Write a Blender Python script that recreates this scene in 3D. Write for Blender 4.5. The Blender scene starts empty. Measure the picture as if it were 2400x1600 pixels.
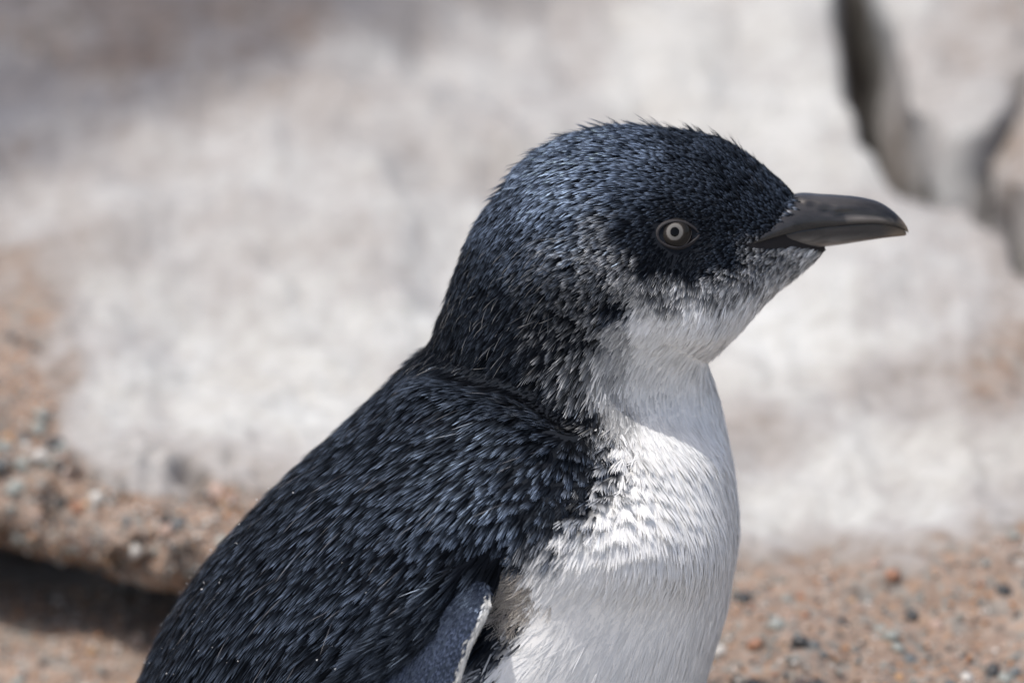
import bpy, bmesh, math, random
import numpy as np
from mathutils import Vector, noise as mnoise

rng = np.random.default_rng(7)
random.seed(7)
scene = bpy.context.scene
col = scene.collection

# ------------------------------------------------------------------ camera
PITCH = math.radians(10.0)
DIST = 1.6
ZC = 0.190                      # height of the aimed-at point above the foot ground
PX = 1e-4                       # metres per photo pixel (2400 px wide) in the bird's mid plane
CAM = np.array([0.0, -DIST * math.cos(PITCH), ZC + DIST * math.sin(PITCH)])
FWD = np.array([0.0, math.cos(PITCH), -math.sin(PITCH)])
UPV = np.array([0.0, math.sin(PITCH), math.cos(PITCH)])
cam_data = bpy.data.cameras.new("camera")
cam = bpy.data.objects.new("camera", cam_data)
col.objects.link(cam)
cam.location = CAM
cam.rotation_euler = (math.pi / 2 - PITCH, 0, 0)
cam_data.sensor_width = 36
cam_data.lens = 36 * DIST / 0.24
cam_data.clip_start = 0.05
cam_data.clip_end = 400
cam_data.dof.use_dof = True
cam_data.dof.focus_distance = DIST - 0.029
cam_data.dof.aperture_fstop = 9.0
scene.camera = cam

# ------------------------------------------------------------------ light
SUN_TO = Vector((-0.28, -0.27, 0.92)).normalized()
SUN_EL = math.asin(SUN_TO.z)
SUN_AZ = math.atan2(SUN_TO.x, SUN_TO.y)
world = bpy.data.worlds.new("World")
scene.world = world
world.use_nodes = True
wn = world.node_tree
wn.nodes.clear()
sky = wn.nodes.new("ShaderNodeTexSky")
sky.sky_type = 'NISHITA'
sky.sun_disc = False
sky.sun_elevation = SUN_EL
sky.sun_rotation = SUN_AZ
sky.dust_density = 4.0
sky.ozone_density = 0.4
bg = wn.nodes.new("ShaderNodeBackground")
bg.inputs['Strength'].default_value = 0.15
wo = wn.nodes.new("ShaderNodeOutputWorld")
wn.links.new(sky.outputs[0], bg.inputs[0])
wn.links.new(bg.outputs[0], wo.inputs[0])
sun_data = bpy.data.lights.new("sun", 'SUN')
sun_data.energy = 2.95
sun_data.angle = math.radians(0.53)
sun_data.color = (1.0, 0.97, 0.93)
sun = bpy.data.objects.new("sun", sun_data)
col.objects.link(sun)
sun.rotation_euler = SUN_TO.to_track_quat('Z', 'Y').to_euler()
sun.location = (-1, -1, 3)

scene.view_settings.view_transform = 'Standard'
scene.view_settings.look = 'None'
scene.view_settings.exposure = 0.26
scene.view_settings.gamma = 1.0
scene.view_settings.use_curve_mapping = False
scene.cycles.use_denoising = True
scene.cycles.denoising_input_passes = 'RGB_ALBEDO_NORMAL'
scene.cycles.denoising_prefilter = 'ACCURATE'
scene.cycles.max_bounces = 12
scene.cycles.diffuse_bounces = 9
scene.cycles.transmission_bounces = 10
scene.cycles.transparent_max_bounces = 8


# ------------------------------------------------------------------ helpers
def p2w(u, v, Y=0.0):
    """photo pixel (2400 wide) -> world point on the upright plane y = Y"""
    u = np.asarray(u, float); v = np.asarray(v, float); Y = np.asarray(Y, float)
    ox = (u - 1200) * PX; oy = (800 - v) * PX
    rx = ox; ry = FWD[1] * DIST + UPV[1] * oy; rz = FWD[2] * DIST + UPV[2] * oy
    t = (Y - CAM[1]) / ry
    return np.stack([CAM[0] + rx * t, CAM[1] + ry * t, CAM[2] + rz * t], -1)


def w2p(P):
    """world -> profile pixel, mirrored so that both flanks share one plumage map"""
    P = np.asarray(P, float)
    x = P[..., 0]; y = -np.abs(P[..., 1]) - CAM[1]; z = P[..., 2] - CAM[2]
    d = y * FWD[1] + z * FWD[2]
    up = y * UPV[1] + z * UPV[2]
    return 1200 + x / d * DIST / PX, 800 - up / d * DIST / PX


def proj(P):
    x = P[:, 0]; y = P[:, 1] - CAM[1]; z = P[:, 2] - CAM[2]
    dd = y * FWD[1] + z * FWD[2]; up = y * UPV[1] + z * UPV[2]
    return 1200 + x / dd * DIST / PX, 800 - up / dd * DIST / PX


def smooth(a, b, x):
    t = np.clip((np.asarray(x, float) - a) / (b - a), 0, 1)
    return t * t * (3 - 2 * t)


def idw(pts, vals, u, v, power=3.0, eps=25.0):
    pts = np.asarray(pts, float); vals = np.asarray(vals, float)
    if vals.ndim == 1: vals = vals[:, None]
    q = np.stack([u, v], -1)
    out = np.zeros((len(q), vals.shape[1]))
    for s in range(0, len(q), 40000):
        d2 = ((q[s:s + 40000, None, :] - pts[None]) ** 2).sum(-1) + eps * eps
        w = d2 ** (-power / 2)
        out[s:s + 40000] = (w @ vals) / w.sum(1, keepdims=True)
    return out


def catmull(C, n):
    """C (k,d) control rows -> n rows, uniform Catmull-Rom"""
    C = np.asarray(C, float); k = len(C)
    t = np.linspace(0, k - 1, n); i = np.clip(t.astype(int), 0, k - 2); f = (t - i)[:, None]
    E = np.vstack([2 * C[0] - C[1], C, 2 * C[-1] - C[-2]])
    a, b, c, d = E[i], E[i + 1], E[i + 2], E[i + 3]
    return 0.5 * (2 * b + (c - a) * f + (2 * a - 5 * b + 4 * c - d) * f * f + (3 * b - a - 3 * c + d) * f ** 3)


def new_obj(name, me, mat=None, parent=None, smooth_shade=True):
    o = bpy.data.objects.new(name, me)
    col.objects.link(o)
    if mat: me.materials.append(mat)
    if parent: o.parent = parent
    if smooth_shade:
        me.polygons.foreach_set("use_smooth", np.ones(len(me.polygons), bool))
    return o


def mesh_from(name, V, F):
    me = bpy.data.meshes.new(name)
    me.from_pydata([tuple(p) for p in V], [], [tuple(int(i) for i in f) for f in F])
    me.update()
    return me


def grid_faces(n, m, wrap=False, flip=False):
    F = []
    mm = m if wrap else m - 1
    for i in range(n - 1):
        for j in range(mm):
            a = i * m + j; b = i * m + (j + 1) % m; c = (i + 1) * m + (j + 1) % m; d = (i + 1) * m + j
            F.append((a, d, c, b) if flip else (a, b, c, d))
    return F


def fast_mesh(name, V, quads, tris, vcol=None):
    """big mesh from numpy arrays"""
    me = bpy.data.meshes.new(name)
    nq, nt = len(quads), len(tris)
    me.vertices.add(len(V)); me.vertices.foreach_set("co", np.ascontiguousarray(V, np.float32).ravel())
    loops = np.concatenate([quads.ravel(), tris.ravel()]).astype(np.int32)
    me.loops.add(len(loops)); me.loops.foreach_set("vertex_index", loops)
    me.polygons.add(nq + nt)
    starts = np.concatenate([np.arange(nq) * 4, nq * 4 + np.arange(nt) * 3]).astype(np.int32)
    me.polygons.foreach_set("loop_start", starts)
    me.update(calc_edges=True)
    if vcol is not None: set_col(me, vcol)
    return me


def set_col(me, c, name="tint"):
    at = me.color_attributes.new(name, 'FLOAT_COLOR', 'POINT')
    c4 = np.ones((len(me.vertices), 4), np.float32); c4[:, :c.shape[1]] = c
    at.data.foreach_set("color", c4.ravel())


def set_float(me, a, name):
    at = me.attributes.new(name, 'FLOAT', 'POINT')
    at.data.foreach_set("value", np.asarray(a, np.float32))


def tag(o, label=None, cat=None, group=None, kind=None):
    if label: o["label"] = label
    if cat: o["category"] = cat
    if group: o["group"] = group
    if kind: o["kind"] = kind
    return o


def fbm(P, scale, octv=4, seed=0.0):
    out = np.zeros(len(P))
    for i, p in enumerate(P):
        out[i] = mnoise.fractal(Vector((p[0] * scale + seed, p[1] * scale - seed * .7, p[2] * scale + seed * 1.3)), 1.0, 2.0, octv)
    return out


# ------------------------------------------------------------------ materials
def principled(name, color=(.5, .5, .5), rough=.5, spec=.5):
    m = bpy.data.materials.new(name); m.use_nodes = True
    b = m.node_tree.nodes["Principled BSDF"]
    b.inputs["Base Color"].default_value = (*color, 1)
    b.inputs["Roughness"].default_value = rough
    b.inputs["Specular IOR Level"].default_value = spec
    return m, m.node_tree, b


def N(nt, t, **kw):
    n = nt.nodes.new(t)
    for k, v in kw.items(): setattr(n, k, v)
    return n


def ramp(nt, stops, src=None, interp='LINEAR'):
    r = N(nt, "ShaderNodeValToRGB"); cr = r.color_ramp; cr.interpolation = interp
    while len(cr.elements) < len(stops): cr.elements.new(.5)
    for e, (p, c) in zip(cr.elements, stops):
        e.position = p
        e.color = (*c, 1) if len(c) == 3 else c
    if src is not None: nt.links.new(src, r.inputs[0])
    return r


def mat_plumage(name, rough, spec, transl, sheen=0.0):
    m, nt, b = principled(name, rough=rough, spec=spec)
    a = N(nt, "ShaderNodeAttribute", attribute_name="tint")
    nt.links.new(a.outputs["Color"], b.inputs["Base Color"])
    if transl > 0:
        bw = N(nt, "ShaderNodeRGBToBW"); nt.links.new(a.outputs["Color"], bw.inputs[0])
        mr_ = N(nt, "ShaderNodeMapRange"); mr_.inputs[1].default_value = .01; mr_.inputs[2].default_value = .12; mr_.inputs[3].default_value = .07; mr_.inputs[4].default_value = spec
        nt.links.new(bw.outputs[0], mr_.inputs[0]); nt.links.new(mr_.outputs[0], b.inputs["Specular IOR Level"])
    if transl > 0: b.inputs["Specular Tint"].default_value = (.52, .70, 1.0, 1)
    if sheen:
        b.inputs["Sheen Weight"].default_value = sheen
    out = nt.nodes["Material Output"]
    if transl > 0:
        tr = N(nt, "ShaderNodeBsdfTranslucent"); mx = N(nt, "ShaderNodeMixShader")
        nt.links.new(a.outputs["Color"], tr.inputs[0])
        mx.inputs[0].default_value = transl
        nt.links.new(b.outputs[0], mx.inputs[1]); nt.links.new(tr.outputs[0], mx.inputs[2])
        nt.links.new(mx.outputs[0], out.inputs[0])
    return m


M_FEATHER = mat_plumage("feathers", .34, .60, .25)
M_SKIN = mat_plumage("underdown", .9, .1, 0)


def mat_rock(name):
    m, nt, b = principled(name, rough=.85, spec=.25)
    L = nt.links.new
    tc = N(nt, "ShaderNodeTexCoord")
    g = N(nt, "ShaderNodeAttribute", attribute_name="guano")
    n1 = N(nt, "ShaderNodeTexNoise"); n1.inputs["Scale"].default_value = 42; n1.inputs["Detail"].default_value = 6
    n2 = N(nt, "ShaderNodeTexNoise"); n2.inputs["Scale"].default_value = 230; n2.inputs["Detail"].default_value = 5
    n3 = N(nt, "ShaderNodeTexNoise"); n3.inputs["Scale"].default_value = 18; n3.inputs["Detail"].default_value = 5
    vo = N(nt, "ShaderNodeTexVoronoi"); vo.inputs["Scale"].default_value = 420
    for n in (n1, n2, n3, vo): L(tc.outputs["Object"], n.inputs["Vector"])
    # bare conglomerate
    base = ramp(nt, [(.28, (.065, .048, .038)), (.48, (.20, .152, .122)), (.72, (.34, .28, .235))], n2.outputs[0])
    gr = ramp(nt, [(0, (.05, .055, .055)), (.14, (.30, .19, .12)), (.24, (.20, .21, .20)), (.42, (.25, .18, .14)),
                   (.75, (.28, .205, .16)), (.94, (.50, .47, .43))], vo.outputs["Color"], 'CONSTANT')
    mx = N(nt, "ShaderNodeMix", data_type='RGBA'); mx.inputs[0].default_value = .45
    L(base.outputs[0], mx.inputs[6]); L(gr.outputs[0], mx.inputs[7])
    # droppings and pale crust
    gm = N(nt, "ShaderNodeMath", operation='MULTIPLY_ADD'); L(n1.outputs[0], gm.inputs[0]); gm.inputs[1].default_value = .7; gm.inputs[2].default_value = -.35
    gs = N(nt, "ShaderNodeMath", operation='ADD'); L(gm.outputs[0], gs.inputs[0]); L(g.outputs["Fac"], gs.inputs[1])
    gu = ramp(nt, [(.35, (.26, .235, .215)), (.58, (.315, .298, .285)), (.75, (.36, .352, .343)), (.92, (.425, .425, .412)), (1.0, (.46, .462, .448))], gs.outputs[0])
    st = ramp(nt, [(.35, (.78, .74, .71)), (.62, (1, 1, 1))], n3.outputs[0])
    gt = ramp(nt, [(.35, (.80, .78, .76)), (.55, (1.0, 1.0, 1.0)), (.7, (1.08, 1.08, 1.08))], n2.outputs[0])
    mg = N(nt, "ShaderNodeMix", data_type='RGBA', blend_type='MULTIPLY'); mg.inputs[0].default_value = 1
    L(st.outputs[0], mg.inputs[6]); L(gt.outputs[0], mg.inputs[7])
    mul = N(nt, "ShaderNodeMix", data_type='RGBA', blend_type='MULTIPLY'); mul.inputs[0].default_value = .75
    L(gu.outputs[0], mul.inputs[6]); L(mg.outputs[2], mul.inputs[7])
    # edge of the crust broken up by noise
    ad = N(nt, "ShaderNodeMath", operation='ADD'); L(g.outputs["Fac"], ad.inputs[0])
    sb = N(nt, "ShaderNodeMath", operation='MULTIPLY_ADD'); L(n1.outputs[0], sb.inputs[0]); sb.inputs[1].default_value = .6; sb.inputs[2].default_value = -.3
    L(sb.outputs[0], ad.inputs[1])
    sb2 = N(nt, "ShaderNodeMath", operation='MULTIPLY_ADD'); L(n2.outputs[0], sb2.inputs[0]); sb2.inputs[1].default_value = .6; sb2.inputs[2].default_value = -.3
    ad2 = N(nt, "ShaderNodeMath", operation='ADD'); L(ad.outputs[0], ad2.inputs[0]); L(sb2.outputs[0], ad2.inputs[1])
    mk = ramp(nt, [(.26, (0, 0, 0)), (.52, (1, 1, 1))], ad2.outputs[0])
    fin = N(nt, "ShaderNodeMix", data_type='RGBA')
    L(mk.outputs[0], fin.inputs[0]); L(mx.outputs[2], fin.inputs[6]); L(mul.outputs[2], fin.inputs[7])
    dp = N(nt, "ShaderNodeAttribute", attribute_name="crack_dark")  # darkness of the crack and boulder sides, put into the rock colour
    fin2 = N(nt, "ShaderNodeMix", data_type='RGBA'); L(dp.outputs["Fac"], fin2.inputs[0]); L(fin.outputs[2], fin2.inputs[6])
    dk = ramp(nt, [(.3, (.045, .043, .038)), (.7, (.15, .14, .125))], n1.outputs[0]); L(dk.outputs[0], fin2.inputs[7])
    L(fin2.outputs[2], b.inputs["Base Color"])
    bp = N(nt, "ShaderNodeBump"); bp.inputs["Strength"].default_value = .55; bp.inputs["Distance"].default_value = .0015
    L(n2.outputs[0], bp.inputs["Height"]); L(bp.outputs[0], b.inputs["Normal"])
    return m


M_ROCK = mat_rock("whitewashed_rock")


def mat_pebble(name, c1, c2, rough=.55):
    m, nt, b = principled(name, rough=rough, spec=.4)
    tc = N(nt, "ShaderNodeTexCoord"); n = N(nt, "ShaderNodeTexNoise"); n.inputs["Scale"].default_value = 2.5; n.inputs["Detail"].default_value = 6
    nt.links.new(tc.outputs["Object"], n.inputs["Vector"])
    r = ramp(nt, [(.3, c1), (.7, c2)], n.outputs[0]); nt.links.new(r.outputs[0], b.inputs["Base Color"])
    return m


PEBBLE_MATS = [
    mat_pebble("pebble_slate", (.065, .072, .076), (.15, .165, .17)),
    mat_pebble("pebble_greygreen", (.18, .19, .175), (.31, .325, .30)),
    mat_pebble("pebble_ochre", (.30, .16, .07), (.44, .28, .14)),
    mat_pebble("pebble_rust", (.22, .10, .06), (.34, .19, .12)),
    mat_pebble("pebble_quartz", (.40, .37, .33), (.56, .54, .51), .35),
    mat_pebble("pebble_pinkish", (.28, .19, .15), (.40, .30, .25)),
    mat_pebble("pebble_black", (.015, .016, .018), (.06, .06, .06), .4),
]

# ------------------------------------------------------------------ setting: rock ledge, lower ground, boulders
SLOPE = math.radians(20)
Q0 = p2w(2000, 1600, .065)                 # the sheet of the ledge top passes here
z_top0 = lambda x, y: Q0[2] + np.tan(SLOPE) * (y - Q0[1])


def on_top(u, v):
    """where the ray of a photo pixel meets the sloping ledge top"""
    u = np.asarray(u, float); v = np.asarray(v, float)
    ox = (u - 1200) * PX; oy = (800 - v) * PX
    ry = FWD[1] * DIST + UPV[1] * oy; rz = FWD[2] * DIST + UPV[2] * oy
    t = (Q0[2] - CAM[2] + math.tan(SLOPE) * (CAM[1] - Q0[1])) / (rz - math.tan(SLOPE) * ry)
    return np.stack([ox * t, CAM[1] + ry * t, CAM[2] + rz * t], -1)


def poly_dist(P, line):
    """distance of 2D points to a polyline"""
    P = np.asarray(P, float); best = np.full(len(P), 1e9)
    for a, b in zip(line[:-1], line[1:]):
        a = np.asarray(a); b = np.asarray(b); ab = b - a
        t = np.clip(((P - a) @ ab) / (ab @ ab), 0, 1)
        best = np.minimum(best, np.linalg.norm(P - a - t[:, None] * ab, axis=1))
    return best


def in_poly(P, poly):
    P = np.asarray(P, float); x, y = P[:, 0], P[:, 1]; ins = np.zeros(len(P), bool)
    n = len(poly)
    for i in range(n):
        x1, y1 = poly[i]; x2, y2 = poly[(i + 1) % n]
        c = ((y1 > y) != (y2 > y))
        with np.errstate(divide='ignore', invalid='ignore'):
            xi = (x2 - x1) * (y - y1) / (y2 - y1) + x1
        ins ^= c & (x < xi)
    return ins


K = 2400 / 2352.0
# outline of the two boulders at the top right, on the ledge top (plan coordinates)
def plan(pts): return on_top(np.array([p[0] for p in pts]) * K, np.array([p[1] for p in pts]) * K)[:, :2]

B1 = plan([(1995, -60), (2015, 60), (2048, 180), (2088, 285), (2135, 365), (2205, 392), (2278, 378), (2315, 310), (2385, 210), (2500, 60), (2900, -420), (2600, -700), (2150, -520)])
B2 = plan([(2288, 350), (2294, 405), (2325, 455), (2400, 495), (2520, 480), (2700, 400), (2800, 150), (2600, 0), (2420, 80), (2340, 230)])
crack = plan([(1960, -350), (1980, -50), (2010, 120), (2050, 250), (2100, 350), (2170, 400), (2260, 410), (2320, 440), (2345, 530), (2420, 620), (2600, 640)])

def lip_y(x):
    """front lip of the ledge in plan; far back on the left, close on the right"""
    yl = on_top(np.array([250.0]), np.array([1108.0]))[0, 1]
    yl = yl - .45 * np.clip(x + .095, -.06, .05)
    return yl + (.078 - yl) * smooth(-.07, -.01, x) + (Q0[1] - .026 - .078) * smooth(.014, .046, x) + .010 * np.sin(x * 23 + 1.0) * (x < .0) 


NX, NT, NF = 420, 220, 56
xs = np.concatenate([np.linspace(-1.6, -.22, 30)[:-1], np.linspace(-.22, .22, NX - 58), np.linspace(.22, 1.6, 30)[1:]])
NX = len(xs)
rows = []
yl = lip_y(xs)
for j in range(NT):                        # top, from far back to the lip
    f = j / (NT - 1)
    g = (1 - f) ** 2.6                     # denser near the lip
    y = yl + (1.7 - yl) * g
    rows.append(np.stack([xs, y, z_top0(xs, y)], -1))
th = .0245 + .10 * smooth(-.06, .03, xs)    # front face height: thin overhang left, full bank right
under = .07 * (1 - smooth(-.08, -.0, xs))
zl = z_top0(xs, yl)
for j in range(1, NF + 1):                 # rounded front face and underside
    f = j / NF
    if f < .6:
        a = f / .6
        y = yl - .010 * np.sin(a * math.pi) - .012 * a * (th > .06) + .004 * a
        z = zl - th * a
    else:
        a = (f - .6) / .4
        y = yl + .004 + under * a - .012 * (th > .06)
        z = zl - th + .004 * a - .06 * a * (th > .06)
    rows.append(np.stack([xs, y, z], -1))
G = np.array(rows)                         # (rows, NX, 3)
R = G.shape[0]
P = G.reshape(-1, 3).copy()
near = (np.abs(P[:, 0]) < .3) & (P[:, 1] < .8)
n_big = fbm(P, 9, 4, 3.1); n_mid = fbm(P, 38, 4, 8.7); n_fin = fbm(P, 150, 3, 1.9)
is_top = np.repeat(np.arange(R) < NT, NX)
nrm = np.zeros_like(P)
nrm[:] = np.where(is_top[:, None], np.array([0, -math.sin(SLOPE), math.cos(SLOPE)]), np.array([0, -.95, -.1]))
edge = smooth(0, .05, P[:, 1] - np.tile(yl, R))
rim = 1 - smooth(0, .03, P[:, 1] - np.tile(yl, R))
P += nrm * (.010 * n_big * (.35 + .65 * edge) + .0042 * n_mid * (1 + 1.3 * rim) + .0012 * n_fin * (1 + 1.2 * rim))[:, None]
# pits where stones have fallen out of the rim
pu0, pv0 = proj(P); cand = np.flatnonzero((rim > .1) & (np.abs(pu0 - 1200) < 1300) & (pv0 > 900) & (pv0 < 1680))
for i in rng.choice(cand, 240):
    rr_ = .0012 + .0030 * rng.random() ** 1.6
    d_ = np.linalg.norm(P - P[i], axis=1)
    P -= nrm * (rr_ * .95 * np.exp(-(d_ / rr_) ** 4))[:, None]
# the crack and the sunken bed of the boulders
d = poly_dist(P[:, :2], crack) + .0035 * n_mid
dep = .07 * np.exp(-(d / .0075) ** 4)
inb = in_poly(P[:, :2], B1) | in_poly(P[:, :2], B2)
dep = np.where(is_top, np.maximum(dep, np.where(inb, .07, 0)), 0)
P[:, 2] -= dep
me = mesh_from("rock_ledge", P, grid_faces(R, NX, flip=False))
# photo position of each vertex (real y, not mirrored)
pu, pv = proj(P); pu = pu / K; pv = pv / K
# where droppings whiten the rock (1) and where the brown conglomerate is bare (0)
gp = [(0, 640, .45), (0, 760, .2), (40, 900, .05), (60, 1000, .15), (150, 1060, .3), (120, 850, .45), (200, 1000, .8), (300, 1080, .62), (420, 1090, .6), (500, 1150, .2),
      (250, 900, .95), (500, 950, 1.0), (700, 900, 1), (520, 1060, .75), (300, 700, .85), (100, 500, .62), (300, 500, .68), (60, 300, .6), (400, 300, .62),
      (250, 60, .42), (600, 60, .45), (900, 120, .66), (600, 400, .72), (850, 500, .74), (850, 700, .85), (1000, 250, .72), (1250, 120, .7),
      (1550, 150, .98), (1700, 120, .95), (1900, 120, .9), (1850, 300, .98), (1950, 380, .9), (2000, 480, .75), (2150, 560, .72), (1900, 700, .95),
      (1750, 800, 1.0), (1850, 850, .98), (2050, 700, .8), (2200, 650, .7), (2330, 640, .6), (2330, 800, .35), (2300, 900, .42), (2100, 900, .62), (1900, 950, .7),
      (1750, 1000, .62), (1950, 1050, .9), (2150, 1060, .98), (2320, 1050, .9), (1750, 1200, .95), (1950, 1170, .98), (2150, 1180, .95), (2320, 1170, .75),
      (1720, 1270, .55), (1950, 1262, .5), (2150, 1240, .45), (2330, 1235, .3), (1720, 1340, .08), (1950, 1330, .1), (2200, 1310, .1), (2340, 1320, .25),
      (1800, 1450, .0), (2100, 1430, .03), (2330, 1420, .12), (1700, 1560, 0), (2100, 1560, 0), (2340, 1560, 0), (2000, 1900, 0), (200, 1250, 0), (450, 1250, 0), (0, 1200, 0), (1000, 1600, 0),
      (1200, 1300, .6), (1200, 900, .9), (1200, 500, .8)]
gp = np.array(gp)
gv = idw(gp[:, :2], gp[:, 2], pu, pv, 4, 20)[:, 0]
gv = np.where(is_top, gv, np.minimum(gv, .05))
gv = np.where(dep > .012, .55, gv)
set_float(me, gv, "guano")
set_float(me, .9 * smooth(.012, .035, dep), "crack_dark")  # painted darkness, growing with the depth of the crack
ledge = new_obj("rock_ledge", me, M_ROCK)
tag(ledge, "broad sloping rock ledge whitened by droppings, with a bare brown pebbly rim", "rock")
ledge_P = P.copy()

# lower ground: foot level in front, a low brown shelf under the overhang on the left
gx = np.concatenate([np.linspace(-40, -.5, 26)[:-1], np.linspace(-.5, .5, 180), np.linspace(.5, 40, 26)[1:]])
gy = np.concatenate([np.linspace(-40, -.4, 26)[:-1], np.linspace(-.4, .45, 200), np.linspace(.45, 60, 26)[1:]])
GX, GY = np.meshgrid(gx, gy)
sa = p2w(100, 1575, .10); sb_ = p2w(100, 1410, .175)
sl = (sb_[2] - sa[2]) / (sb_[1] - sa[1])
shelf = sa[2] + sl * (np.clip(GY, -1, .32) - sa[1])
shelf = np.minimum(shelf, np.maximum(z_top0(GX, np.clip(GY, -.3, 1.6)) - .03, sa[2] - .01))
side = 1 - smooth(-.02, .05, GX)
far = smooth(.5, 1.2, np.abs(GX))
hz = smooth(.05, .088, GY) * np.clip(shelf, 0, 1) * (side * .97) 
hz = hz * (1 - far)
Pg = np.stack([GX.ravel(), GY.ravel(), hz.ravel()], -1)
Pg[:, 2] += .0035 * fbm(Pg, 30, 4, 5.5) + .0012 * fbm(Pg, 140, 3, 2.2)
Pg[:, 2] -= .004
flat = np.exp(-((Pg[:, 0] + .02) ** 2 + Pg[:, 1] ** 2) / .05 ** 2)
Pg[:, 2] = Pg[:, 2] * (1 - flat)
me = mesh_from("ground", Pg, grid_faces(len(gy), len(gx)))
set_float(me, np.where(Pg[:, 1] < .07, .75, .02), "guano")  # foreground made pale out of view to bounce fill light onto the bird
ground = new_obj("ground", me, M_ROCK)
tag(ground, kind="structure")


def boulder(name, outline, lift, label, seed, parent=None):
    outline = np.asarray(outline)
    # resample the outline
    n = 96
    cl = np.vstack([outline, outline[:1]]); seg = np.linalg.norm(np.diff(cl, axis=0), axis=1); s = np.concatenate([[0], np.cumsum(seg)])
    t = np.linspace(0, s[-1], n, endpoint=False)
    ring = np.stack([np.interp(t, s, cl[:, 0]), np.interp(t, s, cl[:, 1])], -1)
    for _ in range(3):
        ring = (np.roll(ring, 1, 0) + 2 * ring + np.roll(ring, -1, 0)) / 4
    c = ring.mean(0)
    V = []; prof = []
    M = 40
    for j in range(M):
        f = j / (M - 1)                    # 0 centre .. 1 bottom of the side
        if f < .7:
            k = (f / .7); sc_ = k * .955 if k > 0 else .002
            h = lift * (1 - k ** 3 * .75)
        else:
            a = (f - .7) / .3 * math.pi / 2
            sc_ = .955 + .045 * math.sin(a * 1.0) - .03 * (f - .7) / .3 * ((f - .7) / .3)
            h = lift * .25 - .085 * (1 - math.cos(a)) ** .8
        xy = c + (ring - c) * max(sc_, .002)
        z = z_top0(xy[:, 0], xy[:, 1]) + h
        V.append(np.stack([xy[:, 0], xy[:, 1], z], -1))
    V = np.array(V).reshape(-1, 3)
    nb = fbm(V, 14, 4, seed); nm = fbm(V, 60, 4, seed + 3)
    V[:, 2] += .007 * nb + .003 * nm
    V[:, 0] += .004 * nm; V[:, 1] += .004 * np.roll(nm, 7)
    me = mesh_from(name, V, grid_faces(M, n, wrap=True, flip=False))
    set_float(me, np.clip(.66 + .30 * nb, 0, 1), "guano")
    set_float(me, .9 * smooth(.80, .90, np.repeat(np.arange(M) / (M - 1), n) + .12 * nm), "crack_dark")  # painted darkness down the sides of the boulder
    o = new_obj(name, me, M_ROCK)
    tag(o, label, "boulder")
    return o


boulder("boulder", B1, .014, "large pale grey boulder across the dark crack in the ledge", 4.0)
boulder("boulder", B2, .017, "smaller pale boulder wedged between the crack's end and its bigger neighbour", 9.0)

# trunk and foliage added out of view to shade the ledge's far corner
added_tree = bpy.data.objects.new("added_tree", None); col.objects.link(added_tree); added_tree.location = (-2.3, 1.0, 0)
tag(added_tree, "unseen leafy prop added left of the ledge to cast soft shade on its far corner", "added_tree")
m_bark, _, _ = principled("bark", (.12, .09, .07), .9, .2)
m_leaf, ntl, bl_ = principled("leaf", (.06, .09, .03), .5, .4)
SHADE = np.array([-.44, .785, .28]); CROWN = SHADE + np.array(SUN_TO) * 2.9
bm = bmesh.new()
def limb(pts, rad):
    rings = []
    for p, r_ in zip(pts, rad):
        rings.append([bm.verts.new(Vector(p) + Vector((math.cos(a_) * r_, math.sin(a_) * r_, .3 * math.cos(a_) * r_))) for a_ in np.linspace(0, 2 * math.pi, 10, endpoint=False)])
    for A, B in zip(rings[:-1], rings[1:]):
        for j in range(10): bm.faces.new((A[j], A[(j + 1) % 10], B[(j + 1) % 10], B[j]))
T0 = np.array([-2.3, 1.0, -.05])
limb([T0, T0 + [.05, -.05, .9], T0 + [.2, -.2, 1.8], T0 + [.5, -.5, 2.4], CROWN + [-.3, .2, -.15], CROWN], [.13, .11, .09, .07, .04, .01])
for k in range(14):
    d_ = rng.normal(0, 1, 3); d_ /= np.linalg.norm(d_); f_ = rng.random()
    p0 = (T0 + np.array([.5, -.5, 2.4])) * (1 - f_) + CROWN * f_
    limb([p0, p0 + d_ * .2, p0 + d_ * .4 + np.array([0, 0, .05])], [.02, .012, .004])
me = bpy.data.meshes.new("trunk"); bm.to_mesh(me); bm.free()
for q in me.vertices: q.co -= Vector((-2.3, 1.0, 0))
new_obj("trunk", me, m_bark, added_tree)
nl = 34000
d_ = rng.normal(0, 1, (nl, 3)); d_ /= np.linalg.norm(d_, axis=1, keepdims=True)
rr_ = .575 * rng.random(nl) ** .25
cl = CROWN + d_ * rr_[:, None] * np.array([1.0, 1.0, .8]); cl[30000:] += (T0 + [.5, -.5, 2.5] - CROWN) * (.35 + .65 * rng.random((nl - 30000, 1)))
a_ = rng.normal(0, 1, (nl, 3)); a_ /= np.linalg.norm(a_, axis=1, keepdims=True)
b_ = np.cross(a_, rng.normal(0, 1, (nl, 3))); b_ /= np.linalg.norm(b_, axis=1, keepdims=True)
sz = rng.uniform(.013, .021, (nl, 1))
Vl = np.stack([cl - a_ * sz, cl - b_ * sz * .45, cl + a_ * sz, cl + b_ * sz * .45], 1).reshape(-1, 3) - np.array([-2.3, 1.0, 0])
me = fast_mesh("crown", Vl, np.arange(nl * 4).reshape(-1, 4), np.zeros((0, 3), int))
o = new_obj("crown", me, m_leaf, added_tree, False); o["kind"] = "stuff"

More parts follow.
